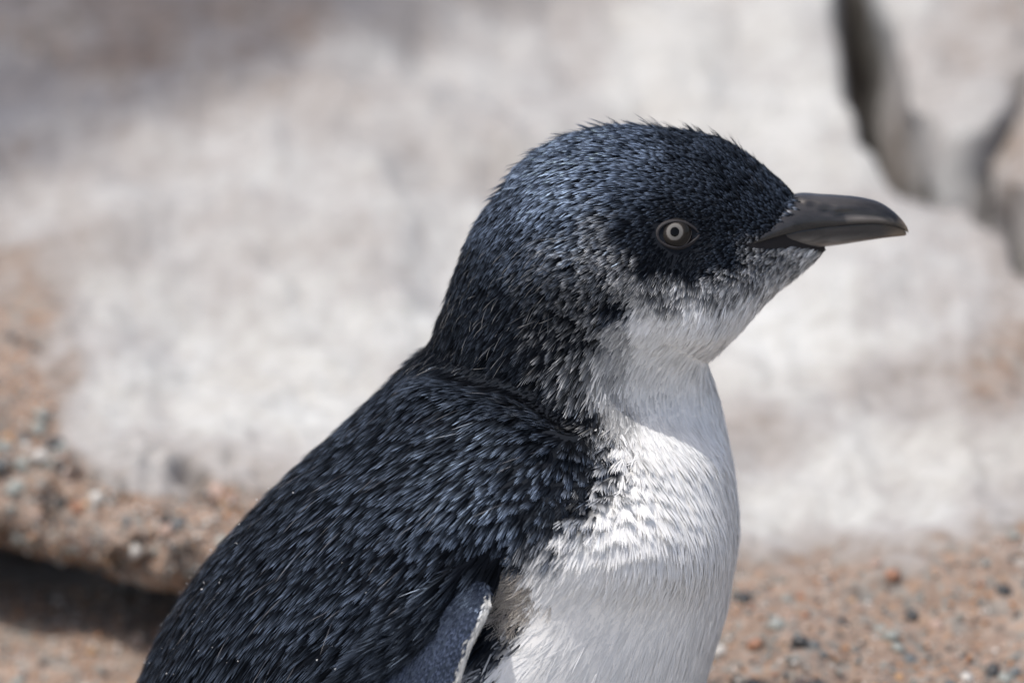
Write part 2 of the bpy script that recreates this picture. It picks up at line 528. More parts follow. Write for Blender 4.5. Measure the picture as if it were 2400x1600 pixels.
# ------------------------------------------------------------------ pebbles set in the conglomerate
def pebble_mesh(seed):
    bm = bmesh.new(); bmesh.ops.create_icosphere(bm, subdivisions=2, radius=1.0)
    r = random.Random(seed); sx, sy, sz = r.uniform(.8, 1.25), r.uniform(.7, 1.0), r.uniform(.5, .8)
    for v in bm.verts:
        q = 1 + .35 * mnoise.noise(v.co * 1.1 + Vector((seed * 3.1, 0, 0))) + .12 * mnoise.noise(v.co * 2.6 + Vector((0, seed * 1.7, 0)))
        v.co = Vector((v.co.x * sx, v.co.y * sy, v.co.z * sz)) * q
    me = bpy.data.meshes.new("pebble"); bm.to_mesh(me); bm.free()
    me.polygons.foreach_set("use_smooth", np.ones(len(me.polygons), bool))
    return me


pebble_meshes = []
for k in range(14):
    pm = pebble_mesh(k); pm.materials.append(PEBBLE_MATS[k % len(PEBBLE_MATS)]); pebble_meshes.append(pm)
WEIGHT = [5, 5, 1.5, 1.5, 3, 4, 2.5] * 2


def vert_normals(me):
    n = np.empty(len(me.vertices) * 3, np.float32); me.vertices.foreach_get("normal", n); return n.reshape(-1, 3)


def strew(parent, Pv, Nv, mask, count, rmin, rmax):
    idx = np.flatnonzero(mask); pick = rng.choice(idx, min(count, len(idx)), replace=False)
    for i in pick:
        m = random.choices(pebble_meshes, WEIGHT)[0]
        o = bpy.data.objects.new("pebble", m); col.objects.link(o); o.parent = parent
        r = rmin * (rmax / rmin) ** (random.random() ** 1.8)
        n = Vector(Nv[i])
        if n.dot(Vector((0, -.3, 1))) < 0 and parent is ledge: n = -n
        jit = Vector((random.uniform(-1, 1), random.uniform(-1, 1), 0)) * .0012
        o.location = Vector(Pv[i]) + jit + n * r * .12
        q = n.to_track_quat('Z', 'Y'); o.rotation_mode = 'QUATERNION'
        from mathutils import Quaternion
        o.rotation_quaternion = q @ Quaternion((0, 0, 1), random.uniform(0, 6.28))
        o.scale = (r, r, r)


Nl = vert_normals(ledge.data)
bare = (gv < .33)
win_r = bare & (pu > 1600) & (pu < 2420) & (pv > 1230) & (pv < 1640)
win_l = bare & (pu > -40) & (pu < 560) & (pv > 760) & (pv < 1330)
strew(ledge, ledge_P, Nl, win_r, 160, .0007, .0025)
strew(ledge, ledge_P, Nl, win_l, 135, .0010, .0031)
Ng = vert_normals(ground.data)
gu_, gv_ = proj(Pg); gu_ = gu_ / K; gv_ = gv_ / K
strew(ground, Pg, Ng, (gu_ > -60) & (gu_ < 420) & (gv_ > 1350) & (gv_ < 1640) & (Pg[:, 1] > 0), 70, .0007, .002)


def grit(name, parent, Pv, mask, count):
    """fine loose grains, too many to pick apart"""
    idx = np.flatnonzero(mask); pick = rng.choice(idx, count)
    c = Pv[pick] + rng.normal(0, .0011, (count, 3)) * np.array([1, 1, .25])
    r = .00015 + .00075 * rng.random(count) ** 3
    tet = np.array([[1, 0, 0], [-1, 0, 0], [0, 1, 0], [0, -1, 0], [0, 0, 1], [0, 0, -1]], float)
    V = c[:, None] + tet[None] * r[:, None, None] * rng.uniform(.6, 1.4, (count, 6, 1))
    T = np.array([[0, 2, 4], [2, 1, 4], [1, 3, 4], [3, 0, 4], [2, 0, 5], [1, 2, 5], [3, 1, 5], [0, 3, 5]])
    tr = (np.arange(count)[:, None, None] * 6 + T[None]).reshape(-1, 3)
    pal = np.array([[.33, .21, .15], [.42, .30, .22], [.62, .58, .54], [.12, .12, .12], [.42, .2, .08], [.25, .27, .26]])
    cc = pal[rng.integers(0, 6, count)]
    me = fast_mesh(name, V.reshape(-1, 3), np.zeros((0, 4), int), tr, np.repeat(cc, 6, 0))
    o = new_obj(name, me, M_GRIT, parent, False)
    o["kind"] = "stuff"


M_GRIT = mat_plumage("grit", .4, .5, 0)
grit("grit", ledge, ledge_P, win_r | win_l, 9000)
grit("grit", ground, Pg, (gu_ > -60) & (gu_ < 420) & (gv_ > 1350) & (gv_ < 1640) & (Pg[:, 1] > 0), 2500)

# ------------------------------------------------------------------ the penguin
penguin = bpy.data.objects.new("penguin", None)
col.objects.link(penguin)
penguin.location = (-.02, 0, 0)
tag(penguin, "small blue and white penguin standing in profile before the pale rock ledge", "penguin")
OFF = np.array([-.02, 0, 0])

# paired back / belly outline points (photo px in a 2352-wide view), half width mm, width bias to the back
SEC = [
    ((1826, 446), (1897, 574), 3.2, 0), ((1757, 388), (1848, 618), 8.8, 0), ((1678, 336), (1766, 684), 15.5, 0),
    ((1598, 310), (1706, 750), 22, 0), ((1500, 297), (1660, 796), 26.0, .0), ((1400, 298), (1638, 812), 28.5, .03),
    ((1303, 319), (1628, 820), 29.5, .06), ((1215, 367), (1626, 827), 29.5, .10), ((1156, 436), (1627, 836), 29.5, .13),
    ((1097, 515), (1630, 848), 28.5, .16), ((1053, 613), (1637, 872), 27.5, .20), ((1018, 712), (1646, 904), 28, .22),
    ((988, 788), (1656, 945), 30.5, .20), ((932, 850), (1666, 990), 36, .16), ((857, 920), (1676, 1032), 43, .12),
    ((772, 1000), (1686, 1087), 47.5, .08), ((677, 1085), (1694, 1150), 51, .05), ((577, 1185), (1696, 1215), 54, .03),
    ((477, 1295), (1687, 1290), 56, .01), ((397, 1415), (1667, 1400), 58, 0), ((342, 1524), (1635, 1510), 59, 0),
    ((296, 1630), (1596, 1630), 59.5, 0), ((262, 1760), (1545, 1760), 60, 0), ((262, 1920), (1480, 1920), 59, 0),
    ((300, 2100), (1420, 2100), 56, 0), ((380, 2260), (1330, 2250), 48, 0), ((520, 2370), (1200, 2360), 34, 0), ((700, 2430), (1050, 2425), 17, 0)]
ctrl = np.array([[d[0] * K, d[1] * K, v[0] * K, v[1] * K, w, b] for d, v, w, b in SEC])
NS, NA = 300, 120
C = catmull(ctrl, NS)
ang = np.linspace(0, 2 * np.pi, NA, endpoint=False)
D3 = p2w(C[:, 0], C[:, 1]); V3 = p2w(C[:, 2], C[:, 3])
mid = (D3 + V3) / 2; half = (D3 - V3) / 2
ca, sa_ = np.cos(ang), np.sin(ang)
BG = mid[:, None] + half[:, None] * ca[None, :, None]
BG[:, :, 1] = -(C[:, 4] * 1e-3)[:, None] * sa_[None] * (1 + C[:, 5][:, None] * ca[None])


def grid_normals(Gd):
    a = np.gradient(Gd, axis=0)
    b = np.roll(Gd, -1, 1) - np.roll(Gd, 1, 1)
    n = np.cross(a, b); n /= np.linalg.norm(n, axis=-1, keepdims=True) + 1e-12
    return n


BN = grid_normals(BG)
if (BN[150, 30] @ np.array([0, -1, 0])) < 0: BN = -BN
uu, vv = w2p(BG); uu = uu / K; vv = vv / K
lat = smooth(.15, .7, np.abs(sa_))[None]
BUMPS = [  # u, v, ru, rv, height mm
    (1390, 610, 160, 95, 2.8), (1560, 470, 110, 50, 1.2), (1570, 560, 70, 60, -1.6), (1425, 695, 45, 28, -1.4),
    (1700, 640, 90, 50, 1.6), (1580, 730, 140, 60, 2.8), (1500, 930, 200, 80, -3.8), (1300, 420, 160, 90, 1.0),
    (1440, 1265, 230, 125, 6.8), (1050, 1180, 260, 130, 3.0), (1130, 1400, 90, 130, -4.5), (900, 1420, 220, 90, 1.5)]
disp = np.zeros_like(uu)
for (a, b, ra, rb, h) in BUMPS:
    disp += h * np.exp(-((uu - a) / ra) ** 2 - ((vv - b) / rb) ** 2) * lat
crease = [(960, 800), (1080, 850), (1210, 890), (1300, 950)]
dc = poly_dist(np.stack([uu.ravel(), vv.ravel()], -1), crease).reshape(uu.shape)
disp -= 2.6 * np.exp(-(dc / 42) ** 2) * lat
ridge = [(940, 900), (1080, 930), (1200, 975), (1270, 1030)]
dr = poly_dist(np.stack([uu.ravel(), vv.ravel()], -1), ridge).reshape(uu.shape)
disp += 2.4 * np.exp(-(dr / 55) ** 2) * lat
rip_w = np.exp(-((uu - 1370) / 150) ** 2 - ((vv - 1140) / 85) ** 2)
disp += .75 * rip_w * np.sin((vv + .10 * (uu - 1300) + 9 * np.sin(uu / 37)) * 2 * np.pi / 37) * lat
BG = BG + BN * disp[:, :, None] * 1e-3
BN = grid_normals(BG)
if (BN[150, 30] @ np.array([0, -1, 0])) < 0: BN = -BN
uu, vv = w2p(BG); uu = uu / K; vv = vv / K

# ---- plumage map: whiteness over the profile
WP = [  # u, v, white
    (1780, 420, 0), (1600, 330, 0), (1400, 330, 0), (1250, 400, 0), (1130, 520, 0), (1300, 480, 0), (1500, 450, 0), (1680, 470, 0), (1740, 500, 0),
    (1640, 560, 0), (1560, 590, 0), (1470, 540, .03), (1600, 615, .02), (1680, 590, .02), (1640, 600, .02), (1520, 590, .02),
    (1060, 650, 0), (1020, 780, 0), (1150, 650, .03), (1200, 560, .12), (1300, 545, .24), (1230, 640, .18), (1180, 740, .08), (1250, 760, .24),
    (1400, 545, .34), (1380, 620, .46), (1320, 610, .28), (1440, 590, .45), (1450, 640, .62), (1330, 680, .32), (1410, 700, .24), (1390, 680, .3), (1480, 690, .75),
    (1520, 640, .55), (1560, 655, .7), (1620, 650, .72), (1660, 625, .55), (1680, 660, .75), (1740, 590, .6), (1780, 600, .62), (1720, 630, .66), (1830, 600, .72), (1860, 610, .85),
    (1790, 650, .9), (1720, 700, .97), (1600, 710, .95), (1500, 740, .92), (1430, 760, .7), (1370, 750, .5), (1320, 760, .36), (1600, 790, 1), (1500, 800, .95), (1400, 830, .72),
    (1320, 830, .52), (1250, 850, .26), (1180, 850, .02), (1100, 870, 0), (1600, 880, 1), (1480, 900, .93), (1390, 900, .75), (1320, 900, .52), (1260, 920, .17), (1340, 960, .42),
    (1420, 970, .72), (1500, 990, .95), (1620, 1000, 1), (1380, 1020, .45), (1440, 1040, .8), (1340, 1030, .14), (1250, 1000, 0), (1400, 1070, .5), (1470, 1090, .85), (1560, 1080, 1),
    (1340, 1090, .20), (1260, 1090, .01), (1400, 1120, .62), (1330, 1140, .36), (1270, 1150, .13), (1460, 1150, .95), (1340, 1190, .50), (1260, 1200, .28), (1180, 1180, .03), (1400, 1190, .85),
    (1230, 1240, .34), (1310, 1230, .72), (1160, 1240, .02), (1250, 1270, .5), (1350, 1270, .97), (1190, 1280, .2), (1240, 1320, .85), (1300, 1350, 1), (1220, 1400, .85), (1170, 1450, .55), (1240, 1470, .97),
    (1130, 1500, .5), (1180, 1530, .95), (1090, 1560, .6), (1140, 1400, .08), (1110, 1470, .05), (1060, 1500, .02), (1010, 1568, .0), (1080, 1300, 0), (1110, 1280, 0), (1000, 1300, 0), (900, 1450, 0), (700, 1300, 0), (500, 1450, 0), (700, 1560, 0),
    (850, 1000, 0), (1000, 1050, 0), (1100, 1150, 0), (950, 1200, 0), (1500, 1300, 1), (1650, 1200, 1), (1650, 1400, 1), (1400, 1450, 1), (1500, 1560, 1), (1250, 1560, 1), (1100, 1700, .9), (1000, 1700, .3), (900, 1700, 0),
    (1000, 1900, .8), (850, 1900, 0), (900, 2200, .9), (700, 2200, 0), (1300, 1900, 1), (1200, 2300, 1), (450, 1800, 0), (500, 2200, 0)]
WP = np.array(WP, float)
BLUE = np.array([  # u, v, feather blueness, with sunlit brightness of the crown painted in
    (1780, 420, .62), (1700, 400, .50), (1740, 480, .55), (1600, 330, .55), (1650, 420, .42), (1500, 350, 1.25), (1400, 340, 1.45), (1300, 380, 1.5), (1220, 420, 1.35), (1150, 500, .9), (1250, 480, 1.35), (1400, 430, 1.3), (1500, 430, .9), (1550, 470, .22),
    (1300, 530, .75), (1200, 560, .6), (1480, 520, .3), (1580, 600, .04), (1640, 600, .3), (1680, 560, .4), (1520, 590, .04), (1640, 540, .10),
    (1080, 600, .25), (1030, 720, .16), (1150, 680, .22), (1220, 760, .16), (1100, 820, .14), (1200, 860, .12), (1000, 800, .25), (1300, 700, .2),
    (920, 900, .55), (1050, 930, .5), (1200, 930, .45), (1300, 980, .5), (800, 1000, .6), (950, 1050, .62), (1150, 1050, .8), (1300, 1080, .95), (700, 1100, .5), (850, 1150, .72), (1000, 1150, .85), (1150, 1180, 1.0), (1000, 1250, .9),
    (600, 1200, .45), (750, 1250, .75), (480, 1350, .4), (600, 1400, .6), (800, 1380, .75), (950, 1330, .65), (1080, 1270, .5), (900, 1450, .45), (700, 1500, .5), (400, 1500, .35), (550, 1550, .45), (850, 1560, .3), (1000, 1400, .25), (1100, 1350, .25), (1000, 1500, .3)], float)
FLOW = np.array([  # u, v, du, dv (v down)
    (1800, 425, -.70, -.55), (1740, 380, -.72, -.55), (1650, 330, -.90, -.35), (1560, 310, -1, -.15), (1450, 320, -1, .05), (1330, 340, -.95, .25), (1230, 380, -.85, .5), (1160, 460, -.7, .7),
    (1760, 470, -.9, -.4), (1680, 450, -.9, -.35), (1600, 420, -1, -.15), (1500, 430, -1, .1), (1380, 430, -.95, .25), (1260, 500, -.85, .5),
    (1740, 520, -.95, -.15), (1660, 530, -1, 0), (1600, 480, -1, 0), (1500, 500, -1, .2), (1480, 570, -.85, .5), (1560, 610, -.6, .75), (1640, 600, -.85, .45), (1700, 560, -.95, .25),
    (1400, 560, -.92, .38), (1320, 600, -.88, .45), (1200, 620, -.75, .65), (1100, 600, -.6, .8), (1040, 720, -.5, .85), (1440, 650, -.6, .8), (1520, 660, -.35, .94), (1600, 660, -.25, .97), (1360, 700, -.65, .75),
    (1860, 600, -.9, .35), (1780, 620, -.9, .4), (1700, 650, -.7, .7), (1760, 680, -.75, .65), (1680, 740, -.55, .83), (1600, 770, -.3, .95), (1500, 780, -.35, .93), (1400, 790, -.45, .89), (1280, 760, -.6, .8),
    (1620, 860, 0, 1), (1500, 900, -.15, .98), (1380, 900, -.4, .91), (1280, 880, -.55, .83), (1150, 820, -.72, .7), (1010, 820, -.7, .7), (1180, 920, -.75, .65),
    (1000, 920, -.92, .4), (900, 960, -.9, .45), (1100, 1000, -.8, .6), (1250, 1000, -.65, .76), (1380, 1060, -.3, .95), (1320, 1130, -.3, .95), (800, 1050, -.85, .53), (950, 1120, -.78, .62), (1100, 1120, -.62, .78),
    (700, 1150, -.78, .62), (850, 1250, -.74, .67), (1000, 1220, -.66, .75), (1130, 1220, -.45, .89), (550, 1300, -.70, .71), (700, 1380, -.70, .71), (430, 1450, -.55, .83), (900, 1350, -.72, .69), (1040, 1320, -.75, .66), (600, 1550, -.58, .81),
    (800, 1500, -.76, .65), (950, 1480, -.8, .6), (1620, 1000, .08, 1), (1660, 1150, .12, 1), (1540, 1100, -.08, 1), (1440, 1180, -.12, .99), (1500, 1280, -.3, .95), (1300, 1300, -.5, .87), (1640, 1350, -.1, 1), (1400, 1400, -.5, .87),
    (1240, 1420, -.65, .76), (1550, 1500, -.3, .95), (1300, 1540, -.6, .8), (1150, 1520, -.7, .7), (400, 1800, -.2, 1), (900, 1900, -.2, 1), (1300, 1900, -.2, 1), (800, 2300, 0, 1)], float)


def white_at(u, v): return np.clip(idw(WP[:, :2], WP[:, 2], u, v, 5, 12)[:, 0], 0, 1)
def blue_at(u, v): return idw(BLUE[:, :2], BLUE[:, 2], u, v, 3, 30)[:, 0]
def flow_at(u, v):
    f = idw(FLOW[:, :2], FLOW[:, 2:], u, v, 3.5, 30); return f / (np.linalg.norm(f, axis=1, keepdims=True) + 1e-9)


BILL_MASK = np.array([(1822, 438), (1848, 470), (1826, 497), (1795, 523), (1750, 549), (1705, 564), (1755, 571), (1828, 566), (1880, 572), (1960, 590), (2200, 540), (2200, 430)], float)
# ---- body skin (one continuous mesh)
Bv = BG.reshape(-1, 3)
front = BG[0].mean(0) + np.array([.001, 0, 0]); tail_end = BG[-1].mean(0) - np.array([0, 0, .002])
Vb = np.vstack([Bv, front, tail_end])
Fb = grid_faces(NS, NA, wrap=True)
nb0 = NS * NA
Fb += [(nb0, (j + 1) % NA, j) for j in range(NA)]
Fb += [(nb0 + 1, (NS - 1) * NA + j, (NS - 1) * NA + (j + 1) % NA) for j in range(NA)]
me = mesh_from("body", Vb - OFF, Fb)
bu, bv = w2p(Vb); bu = bu / K; bv = bv / K
wb = white_at(bu, bv)
dark = np.array([.010, .012, .016]); pale = np.array([.78, .77, .75])
skin_c = dark + (pale - dark) * smooth(.55, .95, wb)[:, None]
nb_d = np.where(in_poly(np.stack([bu, bv], -1), BILL_MASK), 0, poly_dist(np.stack([bu, bv], -1), np.vstack([BILL_MASK, BILL_MASK[:1]])))
kb = smooth(4, 16, nb_d)[:, None]
set_col(me, skin_c * kb + np.array([.024, .022, .023]) * (1 - kb))
bm = bmesh.new(); bm.from_mesh(me); bmesh.ops.recalc_face_normals(bm, faces=bm.faces); bm.to_mesh(me); bm.free()
body = new_obj("body", me, M_SKIN, penguin)

# ---- feather roots
def surf(si, ai):
    """bilinear point and normal on the body grid (si 0..NS-1, ai 0..NA wraps)"""
    i = np.clip(si.astype(int), 0, NS - 2); f = (si - i)[:, None]
    j = np.floor(ai).astype(int); g = (ai - j)[:, None]; j0 = j % NA; j1 = (j + 1) % NA
    def lerp(A): return (A[i, j0] * (1 - g) + A[i, j1] * g) * (1 - f) + (A[i + 1, j0] * (1 - g) + A[i + 1, j1] * g) * f
    n = lerp(BN); n /= np.linalg.norm(n, axis=1, keepdims=True)
    return lerp(BG), n


SPC = (NS - 1) / (len(SEC) - 1)            # grid rows per control section
e1 = np.linalg.norm(np.diff(BG, axis=0), axis=2); e2 = np.linalg.norm(np.roll(BG, -1, 1) - BG, axis=2)
cell_area = e1 * e2[:-1]


def scatter(count, s0, s1):
    w = cell_area.copy(); ii = np.arange(NS - 1) / SPC
    w[(ii < s0) | (ii >= s1)] = 0
    p = (w / w.sum()).ravel(); k = rng.choice(len(p), count, p=p)
    return (k // NA) + rng.random(count), (k % NA) + rng.random(count)


def thin(P, r):
    """keep about one point per cell of size r (metres, per point)"""
    keep = np.zeros(len(P), bool)
    for rad in np.unique(r):
        m = np.flatnonzero(r == rad); key = np.floor(P[m] / rad).astype(np.int64)
        h = key[:, 0] * 73856093 ^ key[:, 1] * 19349663 ^ key[:, 2] * 83492791
        _, first = np.unique(h, return_index=True); keep[m[first]] = True
    return keep


EYE_C = (1553, 537)


def strands(Pr, Nr, L, Wd, lift, curl, K_, w0, tipcol, rootcol, flowjit, mid_pos=.5, spread=(.05, .5), colvar=.12, tilt=.5, flow=None, grad=(0, .12, .62, 1.0), roll=.25):
    """K_ barbs per feather, each a tapered 3-step blade; returns verts, quads, tris, colours"""
    n = len(Pr)
    u, v = w2p(Pr); u = u / K; v = v / K
    f = flow_at(u, v) if flow is None else flow
    a = rng.normal(0, 1, n) * flowjit
    fx = f[:, 0] * np.cos(a) - f[:, 1] * np.sin(a); fy = f[:, 0] * np.sin(a) + f[:, 1] * np.cos(a)
    t = np.stack([fx, np.zeros(n), -fy], -1)
    t -= (t * Nr).sum(1, keepdims=True) * Nr
    ln = np.linalg.norm(t, axis=1, keepdims=True)
    t = np.where(ln > .05, t / (ln + 1e-9), np.array([0, 0, -1.0]) - Nr * (-Nr[:, 2:3]))
    t /= np.linalg.norm(t, axis=1, keepdims=True) + 1e-9
    b = np.cross(Nr, t)
    q = np.array([0, mid_pos * .8, .70, 1.0])
    k = np.linspace(-1, 1, K_) if K_ > 1 else np.array([0.0])
    kk = k[None, :] + rng.normal(0, .10, (n, K_))
    ll = (1 - .28 * kk ** 2) * rng.uniform(.91, 1.07, (n, K_)) * L[:, None]
    lf = (lift[:, None] + rng.normal(0, .035, (n, K_)))
    Q = q[None, None, :]
    along = ll[:, :, None] * Q
    lat = kk[:, :, None] * Wd[:, None, None] * (spread[0] + (spread[1] - spread[0]) * Q ** .8)
    up = along * lf[:, :, None] - curl[:, None, None] * ll[:, :, None] * Q ** 2 - .26 * (kk ** 2)[:, :, None] * Wd[:, None, None] * Q
    ctr = Pr[:, None, None] + t[:, None, None] * along[..., None] + b[:, None, None] * lat[..., None] + Nr[:, None, None] * up[..., None]
    phi = -kk * np.broadcast_to(tilt, (n,))[:, None] + rng.normal(0, 1, (n, K_)) * np.broadcast_to(roll, (n,))[:, None]
    wdir = b[:, None] * np.cos(phi)[..., None] + Nr[:, None] * np.sin(phi)[..., None]
    wq = np.array([.75, 1.0, .92])
    hw = w0[:, None, None] * wq[None, None]
    A = ctr[:, :, :3] - wdir[:, :, None] * hw[..., None] * .5
    B = ctr[:, :, :3] + wdir[:, :, None] * hw[..., None] * .5
    V = np.concatenate([np.stack([A, B], 3).reshape(n, K_, 6, 3), ctr[:, :, 3:]], 2)       # 7 verts a barb
    cvn = np.broadcast_to(colvar, (n,))[:, None, None]
    cv = 1 + rng.normal(0, 1, (n, 1, 1)) * cvn + rng.normal(0, .5, (n, K_, 1)) * cvn
    gr_ = np.broadcast_to(np.asarray(grad, float), (n, 4)); mixq = gr_[:, [0, 0, 1, 1, 2, 2, 3]][:, None, :, None]
    Cc = (rootcol[:, None, None] * (1 - mixq) + tipcol[:, None, None] * mixq) * np.clip(cv, .4, 1.6)[..., None]
    m = n * K_; base = np.arange(m)[:, None] * 7
    quads = np.concatenate([base + np.array([0, 1, 3, 2]), base + np.array([2, 3, 5, 4])])
    tris = base + np.array([4, 5, 6])
    return V.reshape(-1, 3), quads, tris, np.clip(Cc.reshape(-1, 3), 0, .90)


def build_plumage(name, parts, parent, mat):
    Vs, Qs, Ts, Cs = [], [], [], []; off = 0
    for V, q, t, c in parts:
        Vs.append(V); Qs.append(q + off); Ts.append(t + off); Cs.append(c); off += len(V)
    me = fast_mesh(name, np.vstack(Vs) - OFF, np.vstack(Qs), np.vstack(Ts), np.vstack(Cs))
    o = new_obj(name, me, mat, parent, False)
    o["kind"] = "stuff"
    return o


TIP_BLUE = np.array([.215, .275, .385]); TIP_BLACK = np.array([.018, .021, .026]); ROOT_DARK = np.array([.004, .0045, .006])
WHITE = np.array([.88, .875, .862])


def colours(u, v, root_white=(.75, .98)):
    w = white_at(u, v); bl = np.clip(blue_at(u, v), 0, 1.6)[:, None]
    # each feather is either mostly dark or mostly pale-tipped around the border
    ww = np.clip(w + rng.normal(0, .13, len(w)) * (4 * w * (1 - w)), 0, 1)
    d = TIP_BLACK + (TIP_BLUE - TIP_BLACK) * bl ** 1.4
    tw = smooth(.08, .80, ww)[:, None]
    tip = d * (1 - tw) + WHITE * tw
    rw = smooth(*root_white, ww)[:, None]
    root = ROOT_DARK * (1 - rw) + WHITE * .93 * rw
    return w, tip, root


def far_side(P): return P[:, 1] > .012


head_parts, body_parts = [], []
# --- head and neck
NCAND = 420000
si, ai = scatter(NCAND, 0.02, 12.9)
Pq, Nq = surf(si, ai); u, v = w2p(Pq); u = u / K; v = v / K
w = white_at(u, v)
r = np.where(v < 680, .00115, .00125); r = np.where((u > 1480) & (v < 690), .00085, r); r = np.where(w > .6, .00092, r)
r = np.where((u > 1480) & (v > 570) & (w > .3), .00100, r)
r = np.where(far_side(Pq), r * 1.7, r)
eye_d = np.hypot((u - EYE_C[0] - 6) / 55, (v - EYE_C[1] - 2) / 40)
ok = ~in_poly(np.stack([u, v], -1), BILL_MASK) & (eye_d > 1.0)
kp = ok & thin(Pq + rng.normal(0, .00012, Pq.shape), r)
Pq, Nq, u, v, w, eye_d = Pq[kp], Nq[kp], u[kp], v[kp], w[kp], eye_d[kp]
n = len(Pq)
fs = np.where(far_side(Pq), 1.5, 1.0)
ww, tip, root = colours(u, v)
small = smooth(1480, 1560, u) * (1 - smooth(640, 720, v))
L = (.0046 - .0018 * small) * rng.uniform(.8, 1.25, n)
L *= np.where((w > .3) & (v < 720) & (v > 540), .82, 1)
L *= np.where(eye_d < 1.9, .62, 1)
L *= np.where((u > 1480) & (v > 560) & (v < 700) & (w > .3), 1.25, 1)
L *= 1 + .25 * smooth(700, 900, v)
Wd = L * np.where((w > .3) & (v < 700), .42, .32)
lift = .14 + .05 * rng.standard_normal(n); curl = np.full(n, .06) + .02 * rng.standard_normal(n)
lift = lift + .16 * np.exp(-((u - 1690) / 120) ** 2 - ((v - 340) / 60) ** 2) + .07 * ((w > .2) & (v > 540) & (v < 720))
lift = lift * np.where(eye_d < 1.8, .5, 1)
w0 = (.00034 + .00004 * rng.standard_normal(n)) * fs
tip = tip * (1 + .25 * (w < .12) * smooth(.6, 1.2, blue_at(u, v)))[:, None]  # crown highlights painted in as paler feather tips
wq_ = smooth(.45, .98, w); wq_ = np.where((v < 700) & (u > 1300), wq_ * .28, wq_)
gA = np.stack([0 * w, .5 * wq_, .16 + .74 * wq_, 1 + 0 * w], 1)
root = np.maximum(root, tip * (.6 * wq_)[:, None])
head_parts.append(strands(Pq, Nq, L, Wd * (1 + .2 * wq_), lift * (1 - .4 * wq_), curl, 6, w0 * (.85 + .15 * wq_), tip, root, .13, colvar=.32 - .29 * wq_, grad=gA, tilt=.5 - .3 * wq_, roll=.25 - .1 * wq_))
print("head feathers", n)
# a few raised tufts on the crown and loose pale filaments on the neck
si, ai = scatter(30000, 1.0, 9.0); Pq, Nq = surf(si, ai); u, v = w2p(Pq); u = u / K; v = v / K
m = np.flatnonzero((np.abs(Pq[:, 1]) < .016) & (v < 470) & (u < 1780))[:320]
Pq, Nq, u, v = Pq[m], Nq[m], u[m], v[m]; n = len(m)
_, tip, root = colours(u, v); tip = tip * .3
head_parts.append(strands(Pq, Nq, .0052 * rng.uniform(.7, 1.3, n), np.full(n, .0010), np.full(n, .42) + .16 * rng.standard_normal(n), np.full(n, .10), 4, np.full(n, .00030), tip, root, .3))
si, ai = scatter(60000, 6, 14); Pq, Nq = surf(si, ai); u, v = w2p(Pq); u = u / K; v = v / K
m = np.flatnonzero((white_at(u, v) < .3) & (v > 540) & (v < 860))[:340]
Pq, Nq = Pq[m], Nq[m]; n = len(m)
head_parts.append(strands(Pq, Nq, .0048 * rng.uniform(.6, 1.5, n), np.full(n, .0006), np.full(n, .50) + .1 * rng.standard_normal(n), np.full(n, .42), 1, np.full(n, .00009),
                          np.tile([.42, .41, .40], (n, 1)), np.tile([.05, .05, .05], (n, 1)), .35))

# --- body: feathers in rows
Ps, Ns, UU, VV, RW = [], [], [], [], []
s_start, s_end = 12.1, 26.6
srow = s_start; row = 0
while srow < s_end:
    step = .225 if srow < 21.5 else .42
    gi = min(srow * SPC, NS - 1.001)
    aa = np.linspace(0, NA, 1200, endpoint=False)
    Pr, _ = surf(np.full(1200, gi), aa)
    seg = np.linalg.norm(np.roll(Pr, -1, 0) - Pr, axis=1)
    ur, vr = w2p(Pr); wr = white_at(ur / K, vr / K)
    space = np.where(wr > .5, .0011, .0020) * (1.0 if srow < 21.5 else 1.7)
    space = np.where(Pr[:, 1] > .012, space * 1.8, space)
    cum = np.concatenate([[0], np.cumsum(seg / space)])
    cnt = int(cum[-1])
    tpos = (np.arange(cnt) + .5 * (row % 2) + rng.normal(0, .20, cnt)) % cum[-1]
    ai = np.interp(tpos, cum, np.arange(1201) * NA / 1200.0)
    # rows waver
    sj = gi + rng.normal(0, 1, cnt) * (.16 + .5 * np.interp(ai, np.arange(1200) * NA / 1200.0, smooth(.6, 1, wr))) * step * SPC + .22 * step * SPC * np.sin(ai * .9 + row * .7)
    p_, n_ = surf(np.clip(sj, 0, NS - 1.001), ai % NA)
    Ps.append(p_); Ns.append(n_)
    srow += step; row += 1
Pq = np.vstack(Ps); Nq = np.vstack(Ns)
u, v = w2p(Pq); u = u / K; v = v / K
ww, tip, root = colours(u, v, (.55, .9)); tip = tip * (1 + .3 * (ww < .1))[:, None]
n = len(Pq); fs = np.where(far_side(Pq) | (v > 1640), 1.7, 1.0)
back = 1 - smooth(.05, .5, ww)
up_neck = 1 - smooth(880, 1150, v)
L = (.0066 + .0006 * back * (1 - up_neck)) * rng.uniform(.85, 1.2, n)
L += .002 * (back * smooth(1250, 1450, v))
rw = np.exp(-((u - 1370) / 150) ** 2 - ((v - 1140) / 85) ** 2)
L *= 1 - .42 * rw
Wd = (.0026 - .0005 * back)
lift = .10 + .03 * rng.standard_normal(n); curl = np.full(n, .075)
lift = (lift + .05 * back) * smooth(11.6, 13.5, np.clip((u - 900) / 400 + 12, 13.4, 14)) 
lift = np.where(back > .3, lift, .055) + .10 * rw
m = back > .02
wq_ = smooth(.15, .85, ww); gB = np.stack([0 * ww, .4 * wq_, .14 + .7 * wq_, 1 + 0 * ww], 1)
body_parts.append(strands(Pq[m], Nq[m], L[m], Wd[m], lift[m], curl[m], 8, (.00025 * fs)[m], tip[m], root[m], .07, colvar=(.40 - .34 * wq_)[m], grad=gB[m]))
m = ~m
